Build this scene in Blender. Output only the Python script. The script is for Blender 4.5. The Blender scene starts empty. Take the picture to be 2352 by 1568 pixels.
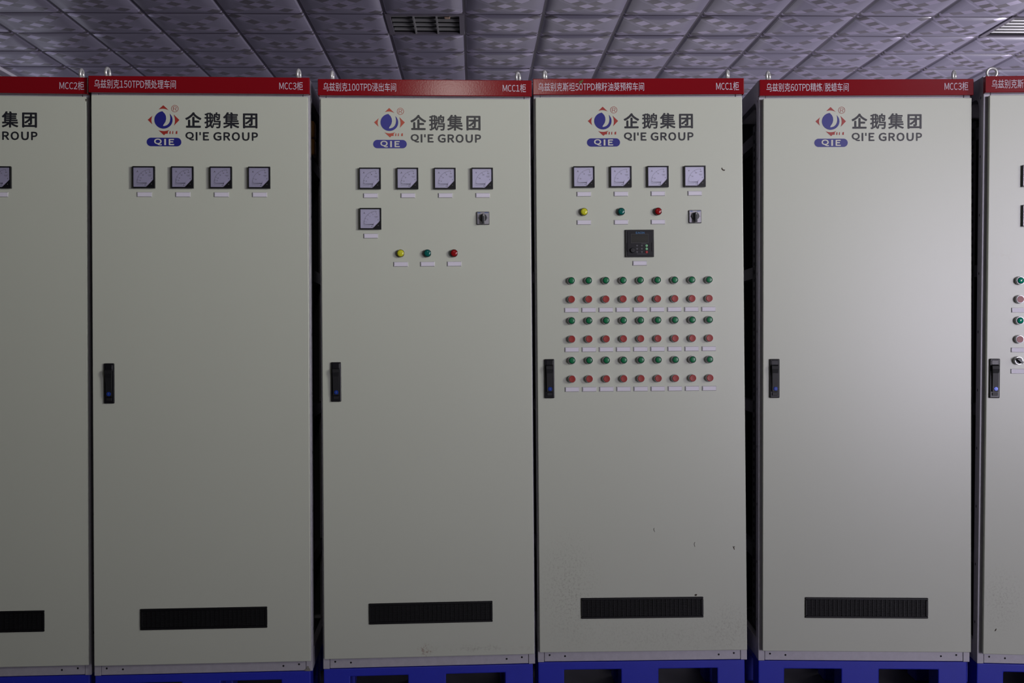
import bpy, bmesh, math, random
from mathutils import Matrix, Vector, Euler

random.seed(7)
scene = bpy.context.scene
COL = scene.collection
PI = math.pi
R = math.radians

# ------------------------------------------------------------------ camera
CAM_Z = 1.405
cam_d = bpy.data.cameras.new('camera')
cam_d.sensor_width = 36.0
cam_d.lens = 36.0 * 2700.0 / 2352.0
cam_d.clip_start = 0.05
cam = bpy.data.objects.new('camera', cam_d)
COL.objects.link(cam)
cam.matrix_world = (Matrix.Translation((0, 0, CAM_Z)) @ Matrix.Rotation(R(-0.40), 4, 'X')
                    @ Matrix.Rotation(R(90), 4, 'X') @ Matrix.Rotation(R(-0.22), 4, 'Z'))
scene.camera = cam

# ------------------------------------------------------------------ world, exposure
world = bpy.data.worlds.new('world')
scene.world = world
world.use_nodes = True
world.node_tree.nodes['Background'].inputs[0].default_value = (0.55, 0.6, 0.75, 1)
world.node_tree.nodes['Background'].inputs[1].default_value = 0.3
vs = scene.view_settings
vs.view_transform = 'Standard'
vs.look = 'None'
vs.exposure = 0.0
vs.gamma = 1.0
vs.use_curve_mapping = False

# the room's own frame: the ceiling grid is turned 1.8 degrees against the view
ROOM = Matrix.Translation((-0.3524, 8.90, 0)) @ Matrix.Rotation(0.0314, 4, 'Z')
CEIL_Z = 3.814
E0, E1 = -4.2, 6.0          # left and right wall
D0, D1 = -13.2, 4.2         # wall behind the viewer, wall behind the cabinets


def area_light(name, room_loc, aim, sx, sy, power, color, spread=180):
    d = bpy.data.lights.new(name, 'AREA')
    d.shape = 'RECTANGLE'
    d.size, d.size_y = sx, sy
    d.energy = power
    d.color = color
    d.spread = R(spread)
    o = bpy.data.objects.new(name, d)
    COL.objects.link(o)
    p = ROOM @ Vector(room_loc)
    q = ROOM @ Vector(aim)
    o.matrix_world = Matrix.Translation(p) @ (q - p).to_track_quat('-Z', 'Y').to_matrix().to_4x4()
    return o


# daylight through the high window in the right wall, the glazed door behind the viewer and the far side windows
area_light('window_daylight', (5.90, -9.0, 2.9), (0.0, -4.3, 3.2), 3.2, 1.2, 45, (1.0, 0.98, 0.97), 50)
area_light('door_daylight', (4.3, -13.1, 1.75), (2.1, -4.3, 1.8), 2.5, 2.5, 71, (0.90, 0.845, 1.0), 70)
area_light('far_window_daylight', (5.90, 0.6, 1.6), (0.0, 0.6, 2.4), 3.6, 1.4, 172, (0.94, 0.90, 1.0))
area_light('ceiling_fill_light', (1.6, 4.1, 2.2), (1.6, 0.0, 2.6), 3.0, 1.2, 6, (0.96, 0.92, 1.0))  # weak fill added at the back wall to brighten the middle of the ceiling
area_light('ceiling_lamp_light', (0.28, -10.4, 3.72), (0.28, -10.4, 0), 0.26, 0.6, 20, (1.0, 0.96, 0.9))

# ------------------------------------------------------------------ mesh builder


class MB:
    def __init__(self):
        self.v, self.f, self.m, self.s = [], [], [], []

    def add(self, verts, faces, mat=0, smooth=False, M=None):
        n = len(self.v)
        for p in verts:
            p = Vector(p)
            self.v.append(tuple(M @ p) if M is not None else tuple(p))
        for f in faces:
            self.f.append([i + n for i in f])
            self.m.append(mat)
            self.s.append(smooth)

    def box(self, x0, x1, y0, y1, z0, z1, mat=0, M=None):
        v = [(x0, y0, z0), (x1, y0, z0), (x1, y1, z0), (x0, y1, z0), (x0, y0, z1), (x1, y0, z1), (x1, y1, z1), (x0, y1, z1)]
        self.add(v, [(0, 3, 2, 1), (4, 5, 6, 7), (0, 1, 5, 4), (1, 2, 6, 5), (2, 3, 7, 6), (3, 0, 4, 7)], mat, False, M)

    def rbox(self, x0, x1, y0, y1, z0, z1, b=0.003, mat=0, seg=2, M=None):
        """box with rounded edges"""
        bm = bmesh.new()
        bmesh.ops.create_cube(bm, size=1)
        for v in bm.verts:
            v.co = Vector((x0 + (v.co.x + .5) * (x1 - x0), y0 + (v.co.y + .5) * (y1 - y0), z0 + (v.co.z + .5) * (z1 - z0)))
        bmesh.ops.bevel(bm, geom=bm.edges[:], offset=b, segments=seg, profile=.5, affect='EDGES')
        bm.verts.index_update()
        self.add([v.co.copy() for v in bm.verts], [[v.index for v in f.verts] for f in bm.faces], mat, False, M)
        bm.free()

    def prism(self, poly, y0, y1, mat=0, M=None, cap0=True, cap1=True):
        """poly of (x, z) counter-clockwise seen from the front (-y); y0 is the front"""
        n = len(poly)
        v = [(x, y0, z) for x, z in poly] + [(x, y1, z) for x, z in poly]
        f = [(i, i + n, (i + 1) % n + n, (i + 1) % n) for i in range(n)]
        if cap0:
            f.append(tuple(range(n)))
        if cap1:
            f.append(tuple(range(2 * n - 1, n - 1, -1)))
        self.add(v, f, mat, False, M)

    def lathe(self, prof, mat=0, n=24, smooth=True, M=None, cx=0, cz=0, closed_end=True):
        """prof: (radius, y) list, turned about the y axis"""
        v, f = [], []
        for r, y in prof:
            for i in range(n):
                a = 2 * PI * i / n
                v.append((cx + r * math.cos(a), y, cz + r * math.sin(a)))
        for k in range(len(prof) - 1):
            for i in range(n):
                j = (i + 1) % n
                f.append((k * n + i, k * n + j, (k + 1) * n + j, (k + 1) * n + i))
        if closed_end:
            f.append(tuple((len(prof) - 1) * n + i for i in range(n)))
        self.add(v, f, mat, smooth, M)

    def disc(self, cx, cz, r, y, mat=0, n=20, M=None):
        self.add([(cx + r * math.cos(2 * PI * i / n), y, cz + r * math.sin(2 * PI * i / n)) for i in range(n)], [tuple(range(n))], mat, False, M)

    def poly(self, pts, y, mat=0, M=None):
        self.add([(x, y, z) for x, z in pts], [tuple(range(len(pts)))], mat, False, M)

    def line(self, x0, z0, x1, z1, w, y, mat=0, M=None):
        dx, dz = x1 - x0, z1 - z0
        l = math.hypot(dx, dz)
        nx, nz = -dz / l * w / 2, dx / l * w / 2
        self.poly([(x0 - nx, z0 - nz), (x1 - nx, z1 - nz), (x1 + nx, z1 + nz), (x0 + nx, z0 + nz)], y, mat, M)

    def torus(self, R0, r0, mat=0, n=32, k=12, M=None):
        """ring in the xz plane"""
        v, f = [], []
        for i in range(n):
            a = 2 * PI * i / n
            for j in range(k):
                b = 2 * PI * j / k
                rr = R0 + r0 * math.cos(b)
                v.append((rr * math.cos(a), r0 * math.sin(b), rr * math.sin(a)))
        for i in range(n):
            for j in range(k):
                f.append((i * k + j, i * k + (j + 1) % k, ((i + 1) % n) * k + (j + 1) % k, ((i + 1) % n) * k + j))
        self.add(v, f, mat, True, M)

    def mesh(self, name, mats, fix=True):
        me = bpy.data.meshes.new(name)
        me.from_pydata(self.v, [], self.f)
        for m in mats:
            me.materials.append(m)
        me.polygons.foreach_set('material_index', self.m)
        me.polygons.foreach_set('use_smooth', self.s)
        if fix:
            bm = bmesh.new()
            bm.from_mesh(me)
            bmesh.ops.recalc_face_normals(bm, faces=bm.faces[:])
            bm.to_mesh(me)
            bm.free()
        me.update()
        return me


def link(name, me, parent=None, loc=None, label=None):
    o = bpy.data.objects.new(name, me)
    COL.objects.link(o)
    if parent is not None:
        o.parent = parent
    if loc is not None:
        o.location = loc
    if label:
        o['label'] = label
    return o


def obj(name, mb, mats, parent=None, loc=None, label=None, fix=True):
    return link(name, mb.mesh(name, mats if isinstance(mats, (list, tuple)) else [mats], fix), parent, loc, label)


def dup(o, parent, loc):
    c = o.copy()
    COL.objects.link(c)
    c.parent = parent
    c.location = loc
    for ch in list(o.children):
        d = ch.copy()
        COL.objects.link(d)
        d.parent = c
    return c


def struct(name, mb, mats, M=ROOM, fix=True):
    o = obj(name, mb, mats, fix=fix)
    o.matrix_world = M
    o['kind'] = 'structure'
    return o


# ------------------------------------------------------------------ lettering
_glyph = {}
WIDE = {c: chr(ord(c) + 0xFEE0) for c in map(chr, range(0x21, 0x7F))}


def glyph(ch, off=0.0, wide=True):
    """outline mesh of one character: (verts2d, faces, xmin, xmax); em = 1"""
    key = (ch, off, wide)
    if key not in _glyph:
        cu = bpy.data.curves.new('glyph', 'FONT')
        cu.body = WIDE.get(ch, ch) if wide else ch
        cu.size = 1.0
        cu.resolution_u = 3
        cu.offset = off
        o = bpy.data.objects.new('glyph', cu)
        COL.objects.link(o)
        dg = bpy.context.evaluated_depsgraph_get()
        me = bpy.data.meshes.new_from_object(o.evaluated_get(dg))
        vv = [(v.co.x, v.co.y) for v in me.vertices]
        ff = [tuple(p.vertices) for p in me.polygons]
        bpy.data.objects.remove(o)
        bpy.data.curves.remove(cu)
        bpy.data.meshes.remove(me)
        xs = [p[0] for p in vv] or [0]
        _glyph[key] = (vv, ff, min(xs), max(xs))
    return _glyph[key]


def put_glyph(mb, g, x0, x1, z0, z1, y, mat, fit='box', ref=None):
    """place a glyph scaled so that its own outline fills the box"""
    vv, ff, a, b = g
    zs = [p[1] for p in vv]
    c, d = min(zs), max(zs)
    mb.add([(x0 + (p[0] - a) / (b - a) * (x1 - x0), y, z0 + (p[1] - c) / (d - c) * (z1 - z0)) for p in vv], ff, mat)


def put_bold(mb, ch, x0, x1, z0, z1, y, mat, r):
    """heavy lettering: the outline laid down several times, each shifted by r (all within the box)"""
    g = glyph(ch, 0.0)
    for i in range(9):
        a = 2 * PI * i / 8
        dx, dz = (0, 0) if i == 8 else (r * math.cos(a), r * math.sin(a))
        put_glyph(mb, g, x0 + r + dx, x1 - r + dx, z0 + r + dz, z1 - r + dz, y - i * 1.5e-5, mat)


def text_line(mb, s, xc, zc, w, h, y, mat=0, lat=0.64, off=0.0, cap=0.74):
    """lay out s in a box w x h about (xc, zc): Han characters take 1 em, Latin letters and figures lat em"""
    adv = []
    for c in s:
        if ord(c) > 0x2000:
            adv.append(1.0)
        else:
            adv.append({'M': lat * 1.3, 'D': lat * 1.08, '1': lat, '/': lat * 0.6, ' ': lat * 0.6, '.': lat * .5, 'I': lat * .55, "'": lat * .45}.get(c, lat))
    tot = sum(adv)
    k = w / tot
    x = xc - w / 2
    for c, a in zip(s, adv):
        if c != ' ':
            g = glyph(c, off)
            vv, ff, gx0, gx1 = g
            if ord(c) > 0x2000:
                kx, kz = k, h / 0.93
                ox = x
                oz = zc - h / 2 + 0.09 * h / 0.93
                mb.add([(ox + p[0] * kx, y, oz + p[1] * kz) for p in vv], ff, mat)
            else:
                # keep the stroke in scale with the Han characters; centre the letter in its advance
                kz = h / 0.93
                kx = k * 1.0 if c not in '1/' else k
                wd = (gx1 - gx0) * kx
                mx = a * k * 0.84
                if wd > mx:
                    kx *= mx / wd
                    wd = mx
                ox = x + a * k / 2 - wd / 2 - gx0 * kx
                oz = zc - h / 2 + 0.09 * h / 0.93
                mb.add([(ox + p[0] * kx, y, oz + p[1] * kz) for p in vv], ff, mat)
        x += a * k


def small_text(mb, s, xc, zc, h, y, mat=0, stretch=1.0):
    """plain small lettering, h = cap height"""
    x = 0
    parts = []
    for c in s:
        if c == ' ':
            x += 0.3
            continue
        g = glyph(c, 0.0, False)
        parts.append((g, x))
        x += (g[3] - g[2]) + 0.09
    k = h / 0.70
    x0 = xc - x * k * stretch / 2
    for g, px in parts:
        mb.add([(x0 + (p[0] - g[2] + px) * k * stretch, y, zc - h / 2 + p[1] * k) for p in g[0]], g[1], mat)


# ------------------------------------------------------------------ materials
def mat(name, col, rough=.5, metal=0., spec=.5, coat=0., emit=None):
    m = bpy.data.materials.new(name)
    m.use_nodes = True
    b = m.node_tree.nodes['Principled BSDF']
    b.inputs['Base Color'].default_value = (*col, 1)
    b.inputs['Roughness'].default_value = rough
    b.inputs['Metallic'].default_value = metal
    b.inputs['Specular IOR Level'].default_value = spec
    b.inputs['Coat Weight'].default_value = coat
    if emit:
        b.inputs['Emission Color'].default_value = (*emit[0], 1)
        b.inputs['Emission Strength'].default_value = emit[1]
    return m


class NT:
    """small helper to write shader maths"""

    def __init__(self, m):
        self.t = m.node_tree
        self.b = self.t.nodes['Principled BSDF']

    def n(self, kind, **kw):
        nd = self.t.nodes.new(kind)
        for k, v in kw.items():
            setattr(nd, k, v)
        return nd

    def set(self, sock, val):
        if hasattr(val, 'is_output'):
            self.t.links.new(val, sock)
        else:
            sock.default_value = val

    def math(self, op, a, b=0.0, c=0.0):
        nd = self.n('ShaderNodeMath', operation=op)
        self.set(nd.inputs[0], a)
        self.set(nd.inputs[1], b)
        self.set(nd.inputs[2], c)
        return nd.outputs[0]

    def coord(self):
        return self.n('ShaderNodeTexCoord').outputs['Object']

    def noise(self, vec, scale, detail=2, rough=.5):
        nd = self.n('ShaderNodeTexNoise')
        self.set(nd.inputs['Vector'], vec)
        nd.inputs['Scale'].default_value = scale
        nd.inputs['Detail'].default_value = detail
        nd.inputs['Roughness'].default_value = rough
        return nd.outputs['Fac']

    def ramp(self, fac, stops):
        nd = self.n('ShaderNodeValToRGB')
        self.set(nd.inputs[0], fac)
        cr = nd.color_ramp
        cr.elements[0].position = stops[0][0]
        cr.elements[0].color = stops[0][1]
        cr.elements[1].position = stops[1][0]
        cr.elements[1].color = stops[1][1]
        for p, c in stops[2:]:
            e = cr.elements.new(p)
            e.color = c
        return nd.outputs[0]

    def mix(self, fac, a, b):
        nd = self.n('ShaderNodeMix', data_type='RGBA')
        self.set(nd.inputs[0], fac)
        self.set(nd.inputs[6], a)
        self.set(nd.inputs[7], b)
        return nd.outputs[2]

    def bump(self, h, strength=.1, dist=.001):
        nd = self.n('ShaderNodeBump')
        nd.inputs['Strength'].default_value = strength
        nd.inputs['Distance'].default_value = dist
        self.set(nd.inputs['Height'], h)
        self.t.links.new(nd.outputs[0], self.b.inputs['Normal'])

    def color(self, c):
        self.set(self.b.inputs['Base Color'], c)


DOOR_COL = (0.595, 0.627, 0.525, 1)


def door_paint(name, stains=()):
    """pebble grey structured powder coat; stains = (x, z, rx, rz, strength, colour, noise scale)"""
    m = mat(name, DOOR_COL[:3], rough=.33, spec=.58)
    t = NT(m)
    co = t.coord()
    n1 = t.noise(co, 620, 2, .6)
    n2 = t.noise(co, 3.0, 3, .6)
    c = t.mix(t.math('MULTIPLY', n2, .22), DOOR_COL, (0.53, 0.545, 0.46, 1))
    if stains:
        sp = t.n('ShaderNodeSeparateXYZ')
        t.t.links.new(co, sp.inputs[0])
        for (x, z, rx, rz, k, colr, sc) in stains:
            dx = t.math('DIVIDE', t.math('SUBTRACT', sp.outputs[0], x), rx)
            dz = t.math('DIVIDE', t.math('SUBTRACT', sp.outputs[2], z), rz)
            d = t.math('SQRT', t.math('ADD', t.math('MULTIPLY', dx, dx), t.math('MULTIPLY', dz, dz)))
            fall = t.math('SUBTRACT', 1.0, d)
            fall = t.math('MAXIMUM', fall, 0.0)
            nn = t.noise(co, sc, 5, .75)
            mk = t.math('MULTIPLY', t.math('MAXIMUM', t.math('SUBTRACT', nn, .5), 0.0), 6.0)
            fac = t.math('MINIMUM', t.math('MULTIPLY', t.math('MULTIPLY', fall, mk), k), .8)
            c = t.mix(fac, c, colr)
    t.color(c)
    t.bump(n1, .30, .0003)
    return m


DUST = (0.20, 0.18, 0.14, 1)
M_DOOR = door_paint('door_paint')
M_DOOR_SCUFF = door_paint('door_paint_scuffed', [(0.381, 0.068, 0.035, 0.028, 1.6, (0.30, 0.20, 0.15, 1), 90), (.6, .07, .25, .02, .5, DUST, 60)])
M_DOOR_DUSTY = door_paint('door_paint_dusty', [(0.12, 0.27, 0.14, 0.26, .55, DUST, 120), (0.72, 0.13, 0.12, 0.12, .5, DUST, 120),
                                               (0.45, 0.10, 0.5, 0.09, .3, DUST, 150)])
M_DOOR_SPOT = door_paint('door_paint_spotted', [(0.07, 1.53, 0.07, 0.05, .35, (.50, .48, .36, 1), 20), (.08, .25, .1, .15, .5, DUST, 130)])


def galv(name, col, rough=.42, metal=.55):
    m = mat(name, col, rough=rough, metal=metal)
    t = NT(m)
    co = t.coord()
    n = t.noise(co, 45, 4, .7)
    t.color(t.mix(n, (*[c * .82 for c in col], 1), (*[min(1, c * 1.15) for c in col], 1)))
    t.set(t.b.inputs['Roughness'], t.math('MULTIPLY_ADD', n, .25, rough - .12))
    return m


M_FRAME = galv('galvanised_steel', (0.50, 0.485, 0.53), rough=.5, metal=.22)
M_INNER = mat('galvanised_steel_inside', (0.30, 0.29, 0.33), rough=.5, metal=.4)
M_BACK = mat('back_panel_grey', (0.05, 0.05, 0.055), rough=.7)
M_RAIL = mat('mounting_rail_grey', (0.11, 0.11, 0.115), rough=.6, metal=.2)
M_BLACKHOLE = mat('hole_black', (0.006, 0.006, 0.008), rough=.8)
M_SEAL = mat('rubber_seal', (0.02, 0.02, 0.022), rough=.7)
M_RED = mat('red_enamel', (0.235, 0.005, 0.010), rough=.15, spec=.42)
t_ = NT(M_RED)
t_.bump(t_.noise(t_.coord(), 150, 3), .12, .0006)
M_TEXTW = mat('pale_lettering', (0.62, 0.58, 0.66), rough=.5)
M_BLACKPL = mat('black_plastic', (0.007, 0.007, 0.009), rough=.32, spec=.4)
M_BLACKPL2 = mat('black_plastic_matt', (0.010, 0.0105, 0.012), rough=.45, spec=.4)
M_GRILLE = mat('grille_black', (0.006, 0.006, 0.007), rough=.4, spec=.35)
M_SLAT = mat('grille_slat_black', (0.014, 0.0145, 0.015), rough=.45, spec=.3)
M_DIAL = mat('dial_white', (0.80, 0.79, 0.94), rough=.35)
M_DIAL2 = mat('dial_curl', (0.84, 0.81, 0.97), rough=.3)
M_INK = mat('dial_ink', (0.06, 0.06, 0.08), rough=.5)
M_INKL = mat('dial_ink_light', (0.30, 0.30, 0.36), rough=.5)
M_PLATEC = mat('clear_holder', (0.60, 0.59, 0.62), rough=.15)
M_PLATEW = mat('label_white', (0.76, 0.73, 0.82), rough=.4)
M_LOGO_RED = mat('logo_red', (0.36, 0.03, 0.02), rough=.45)
M_LOGO_BLUE = mat('logo_blue', (0.018, 0.02, 0.22), rough=.4)
M_LOGO_CREAM = mat('logo_cream', (0.66, 0.66, 0.56), rough=.45)
M_LOGO_BLACK = mat('logo_black', (0.014, 0.015, 0.02), rough=.45)
M_LOGO_FADED = mat('logo_black_faded', (0.06, 0.062, 0.06), rough=.5)
M_LOGO_RED2 = mat('logo_red_faded', (0.50, 0.10, 0.06), rough=.45)
M_LOGO_BLUE2 = mat('logo_blue_faded', (0.05, 0.05, 0.28), rough=.45)
M_CHROME = mat('chrome', (0.58, 0.57, 0.60), rough=.34, metal=.85)
M_ZINC = galv('zinc_plated', (0.80, 0.80, 0.77), rough=.32, metal=.6)
M_GREEN = mat('button_green', (0.0, 0.17, 0.055), rough=.3)
M_GREENRIM = mat('button_green_rim', (0.003, 0.03, 0.016), rough=.3)
M_REDBTN = mat('button_red', (0.34, 0.025, 0.016), rough=.38)
M_LY = mat('lens_yellow', (0.62, 0.62, 0.03), rough=.18)
M_LYR = mat('lens_yellow_rim', (0.11, 0.10, 0.005), rough=.2)
M_LG = mat('lens_green', (0.003, 0.12, 0.10), rough=.16)
M_LGR = mat('lens_green_rim', (0.002, 0.02, 0.02), rough=.2)
M_LR = mat('lens_red', (0.30, 0.006, 0.008), rough=.16)
M_LRR = mat('lens_red_rim', (0.03, 0.003, 0.003), rough=.2)
M_SILVER = mat('switch_plate_silver', (0.42, 0.41, 0.44), rough=.3, metal=.5)
M_GREY = mat('switch_rim_grey', (0.07, 0.07, 0.075), rough=.4)
M_KNOB = mat('knob_charcoal', (0.028, 0.03, 0.034), rough=.35)
M_PRINTBLUE = mat('print_blue', (0.04, 0.12, 0.36), rough=.4)
M_EACON = mat('print_light_blue', (0.06, 0.22, 0.45), rough=.4)
M_SCREEN = mat('screen_dark', (0.012, 0.012, 0.008), rough=.3)
M_SEGMENT = mat('screen_segment_dim', (0.030, 0.028, 0.018), rough=.3)
M_KEYGREEN = mat('key_green', (0.20, 0.50, 0.25), rough=.4)
M_KEYRED = mat('key_red', (0.38, 0.02, 0.02), rough=.4)
M_KEYINK = mat('key_ink', (0.22, 0.22, 0.24), rough=.4)
M_LOCK = mat('lock_blue', (0.012, 0.05, 0.36), rough=.25, metal=.2)
M_LOCKSLOT = mat('lock_slot', (0.22, 0.24, 0.30), rough=.4, metal=.4)
M_ORANGE = mat('orange_enamel', (0.62, 0.27, 0.03), rough=.35)
M_YGREEN = mat('terminal_yellow_green', (0.25, 0.24, 0.02), rough=.4)
M_SPECK = mat('dirt_brown', (0.06, 0.045, 0.03), rough=.8)
M_SPECKG = mat('dirt_grey', (0.22, 0.21, 0.18), rough=.8)
M_SPECKO = mat('dirt_olive', (0.12, 0.11, 0.035), rough=.8)
M_TAPE = mat('tape_grey', (0.46, 0.46, 0.46), rough=.4)

M_GLASS = bpy.data.materials.new('meter_glass')
M_GLASS.use_nodes = True
nt = M_GLASS.node_tree
nt.nodes.clear()
o_ = nt.nodes.new('ShaderNodeOutputMaterial')
mx = nt.nodes.new('ShaderNodeMixShader')
tr = nt.nodes.new('ShaderNodeBsdfTransparent')
gl = nt.nodes.new('ShaderNodeBsdfGlossy')
fr = nt.nodes.new('ShaderNodeFresnel')
fr.inputs['IOR'].default_value = 1.45
gl.inputs['Roughness'].default_value = .08
tr.inputs[0].default_value = (.99, .99, 1, 1)
nt.links.new(fr.outputs[0], mx.inputs[0])
nt.links.new(tr.outputs[0], mx.inputs[1])
nt.links.new(gl.outputs[0], mx.inputs[2])
nt.links.new(mx.outputs[0], o_.inputs[0])


def pallet_material():
    m = mat('blue_pallet_plastic', (0.014, 0.022, 0.24), rough=.42)
    t = NT(m)
    co = t.coord()
    n = t.noise(co, 9, 5, .7)
    sp = t.noise(co, 160, 3, .8)
    c = t.mix(n, (0.016, 0.025, 0.42, 1), (0.024, 0.036, 0.54, 1))
    c = t.mix(t.math('MULTIPLY', t.math('MAXIMUM', t.math('SUBTRACT', sp, .66), 0.0), 5.0), c, (.22, .22, .3, 1))
    t.color(c)
    return m


M_PALLET = pallet_material()


def ceiling_material():
    """laminated tile: both diagonals carry a chain of alternating light and dark squares on a mauve ground"""
    m = mat('ceiling_tile_film', (.4, .4, .4), rough=.34, spec=.5)
    t = NT(m)
    co = t.coord()
    sp = t.n('ShaderNodeSeparateXYZ')
    t.t.links.new(co, sp.inputs[0])
    u = t.math('SUBTRACT', t.math('FRACT', t.math('DIVIDE', sp.outputs[0], .6)), .5)
    v = t.math('SUBTRACT', t.math('FRACT', t.math('DIVIDE', sp.outputs[1], .6)), .5)
    S = 0.200
    p = t.math('DIVIDE', t.math('ADD', u, v), S)            # along one diagonal, in squares (p, q = +-1/S at the corners)
    q = t.math('DIVIDE', t.math('SUBTRACT', u, v), S)
    base = (0.235, 0.222, 0.29, 1)
    light = (0.52, 0.475, 0.62, 1)
    dark = (0.115, 0.106, 0.112, 1)
    dark2 = (0.145, 0.133, 0.145, 1)
    line = (0.36, 0.335, 0.44, 1)

    cell = t.n('ShaderNodeCombineXYZ')
    t.set(cell.inputs[0], t.math('FLOOR', t.math('DIVIDE', sp.outputs[0], .6)))
    t.set(cell.inputs[1], t.math('FLOOR', t.math('DIVIDE', sp.outputs[1], .6)))
    wn = t.n('ShaderNodeTexWhiteNoise', noise_dimensions='2D')
    t.t.links.new(cell.outputs[0], wn.inputs['Vector'])
    flip = t.math('GREATER_THAN', wn.outputs['Value'], .6)      # some tiles were printed half a step on

    def chain(along, across):
        idx = t.math('ADD', t.math('ROUND', along), t.math('ADD', flip, 1.0))
        par = t.math('ABSOLUTE', t.math('MODULO', idx, 2.0))       # 1 = light square
        inside = t.math('LESS_THAN', t.math('ABSOLUTE', across), .5)
        return par, inside
    par1, in1 = chain(q, p)      # the chain that runs to the near right
    par2, in2 = chain(p, q)
    c = base
    # pale bands and fine lines beside the first chain
    ap = t.math('ABSOLUTE', q)
    band = t.math('MULTIPLY', t.math('GREATER_THAN', ap, .62), t.math('LESS_THAN', ap, .95))
    c = t.mix(t.math('MULTIPLY', band, .2), c, line)
    ln = t.math('LESS_THAN', t.math('ABSOLUTE', t.math('SUBTRACT', ap, .80)), .045)
    c = t.mix(t.math('MULTIPLY', ln, .3), c, light)
    # right wedge of each tile painted lighter, for light falling from the right
    wedge = t.math('MULTIPLY', t.math('GREATER_THAN', p, .5), t.math('GREATER_THAN', q, .5))
    c = t.mix(t.math('MULTIPLY', wedge, .10), c, light)
    col2 = t.mix(par2, dark, light)
    c = t.mix(t.math('MULTIPLY', in2, .9), c, col2)
    col1 = t.mix(par1, dark2, light)
    c = t.mix(t.math('MULTIPLY', in1, .9), c, col1)
    t.color(c)
    shine = t.math('MAXIMUM', t.math('MULTIPLY', in1, par1), t.math('MULTIPLY', t.math('MULTIPLY', in2, par2), t.math('SUBTRACT', 1.0, in1)))
    t.set(t.b.inputs['Metallic'], t.math('MULTIPLY', shine, .5))      # the light squares are pearlescent
    t.bump(t.noise(co, 2.2, 2), .25, .01)
    return m


M_CEIL = ceiling_material()
M_TBAR = mat('ceiling_bar', (0.11, 0.095, 0.13), rough=.5)
M_WALL = mat('wall_paint', (0.30, 0.29, 0.31), rough=.85)
M_WALLBACK = mat('back_wall_paint', (0.32, 0.30, 0.36), rough=.85)
M_FLOOR = mat('floor_concrete', (0.09, 0.09, 0.095), rough=.6)
t_ = NT(M_FLOOR)
t_.color(t_.mix(t_.noise(t_.coord(), 3, 5), (0.06, 0.06, 0.063, 1), (0.12, 0.12, 0.12, 1)))
M_TRIM = mat('trim_white', (0.85, 0.82, 0.9), rough=.5)
M_TRIM2 = mat('trim_grey', (0.20, 0.18, 0.22), rough=.6)
M_PANE = mat('window_daylit', (0.3, 0.3, 0.33), rough=.3, emit=((0.80, 0.80, 1.0), .40))
M_VENTD = mat('vent_dusty_grey', (0.24, 0.24, 0.235), rough=.6)
M_VENTL = mat('vent_aluminium', (0.30, 0.295, 0.30), rough=.4, metal=.2)
M_VENTBOX = mat('vent_box_dark', (0.015, 0.015, 0.016), rough=.8)
M_VENTFR = mat('vent_frame', (0.14, 0.125, 0.155), rough=.5)

# ------------------------------------------------------------------ the room
TS = 0.6
VENTS = {(-1, 0), (7, 0)}


def build_ceiling():
    mb = MB()
    a = [-.300, -.289, -.279, -.2, -.1, 0, .1, .2, .279, .289, .300]
    b = [-.300, -.2950, -.288, -.2, -.1, 0, .1, .2, .288, .2950, .300]
    up = .010
    n = len(a)
    for i in range(round(E0 / TS), round(E1 / TS)):
        for j in range(round(D0 / TS), round(D1 / TS)):
            if (i, j) in VENTS:
                continue
            cx, cy = (i + .5) * TS, (j + .5) * TS
            tx, ty = random.uniform(-.004, .004), random.uniform(-.004, .004)
            bul = random.uniform(.015, .024)
            vs_, fs, = [], []
            for y in range(n):
                for x in range(n):
                    ex, ey = a[x], b[y]
                    if x in (0, 1, n - 1, n - 2) or y in (0, 1, n - 1, n - 2):
                        z = CEIL_Z + up
                    else:
                        z = CEIL_Z - bul * (1 - (ex / .279) ** 2) * (1 - (ey / .288) ** 2) + tx * ex / .279 * .5 + ty * ey / .279 * .5
                    vs_.append((cx + ex, cy + ey, z))
            k0 = len(mb.v)
            mb.v.extend(vs_)
            for y in range(n - 1):
                for x in range(n - 1):
                    q = [k0 + y * n + x, k0 + (y + 1) * n + x, k0 + (y + 1) * n + x + 1, k0 + y * n + x + 1]
                    mb.f.append(q)
                    edge = x in (0, n - 2) or y in (0, 1, n - 3, n - 2)
                    mb.m.append(1 if edge else 0)
                    mb.s.append(not edge and 1 < x < n - 3 and 1 < y < n - 3)
    me = mb.mesh('ceiling', [M_CEIL, M_TBAR], fix=False)
    bm = bmesh.new()
    bm.from_mesh(me)
    bmesh.ops.remove_doubles(bm, verts=bm.verts[:], dist=.0004)
    bm.to_mesh(me)
    bm.free()
    o = link('ceiling', me)
    o.matrix_world = ROOM
    o['kind'] = 'structure'


build_ceiling()
mb = MB(); mb.box(E0 - .15, E1 + .15, D0 - .15, D1 + .15, -.12, 0); struct('floor', mb, M_FLOOR)
mb = MB(); mb.box(E0 - .15, E1 + .15, D1, D1 + .15, 0, CEIL_Z + .2); struct('wall_back', mb, M_WALLBACK)
mb = MB(); mb.box(E0 - .15, E1 + .15, D0 - .15, D0, 0, CEIL_Z + .2); struct('wall_front', mb, M_WALL)
mb = MB(); mb.box(E1, E1 + .15, D0, D1, 0, CEIL_Z + .2); struct('wall_right', mb, M_WALL)
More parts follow.
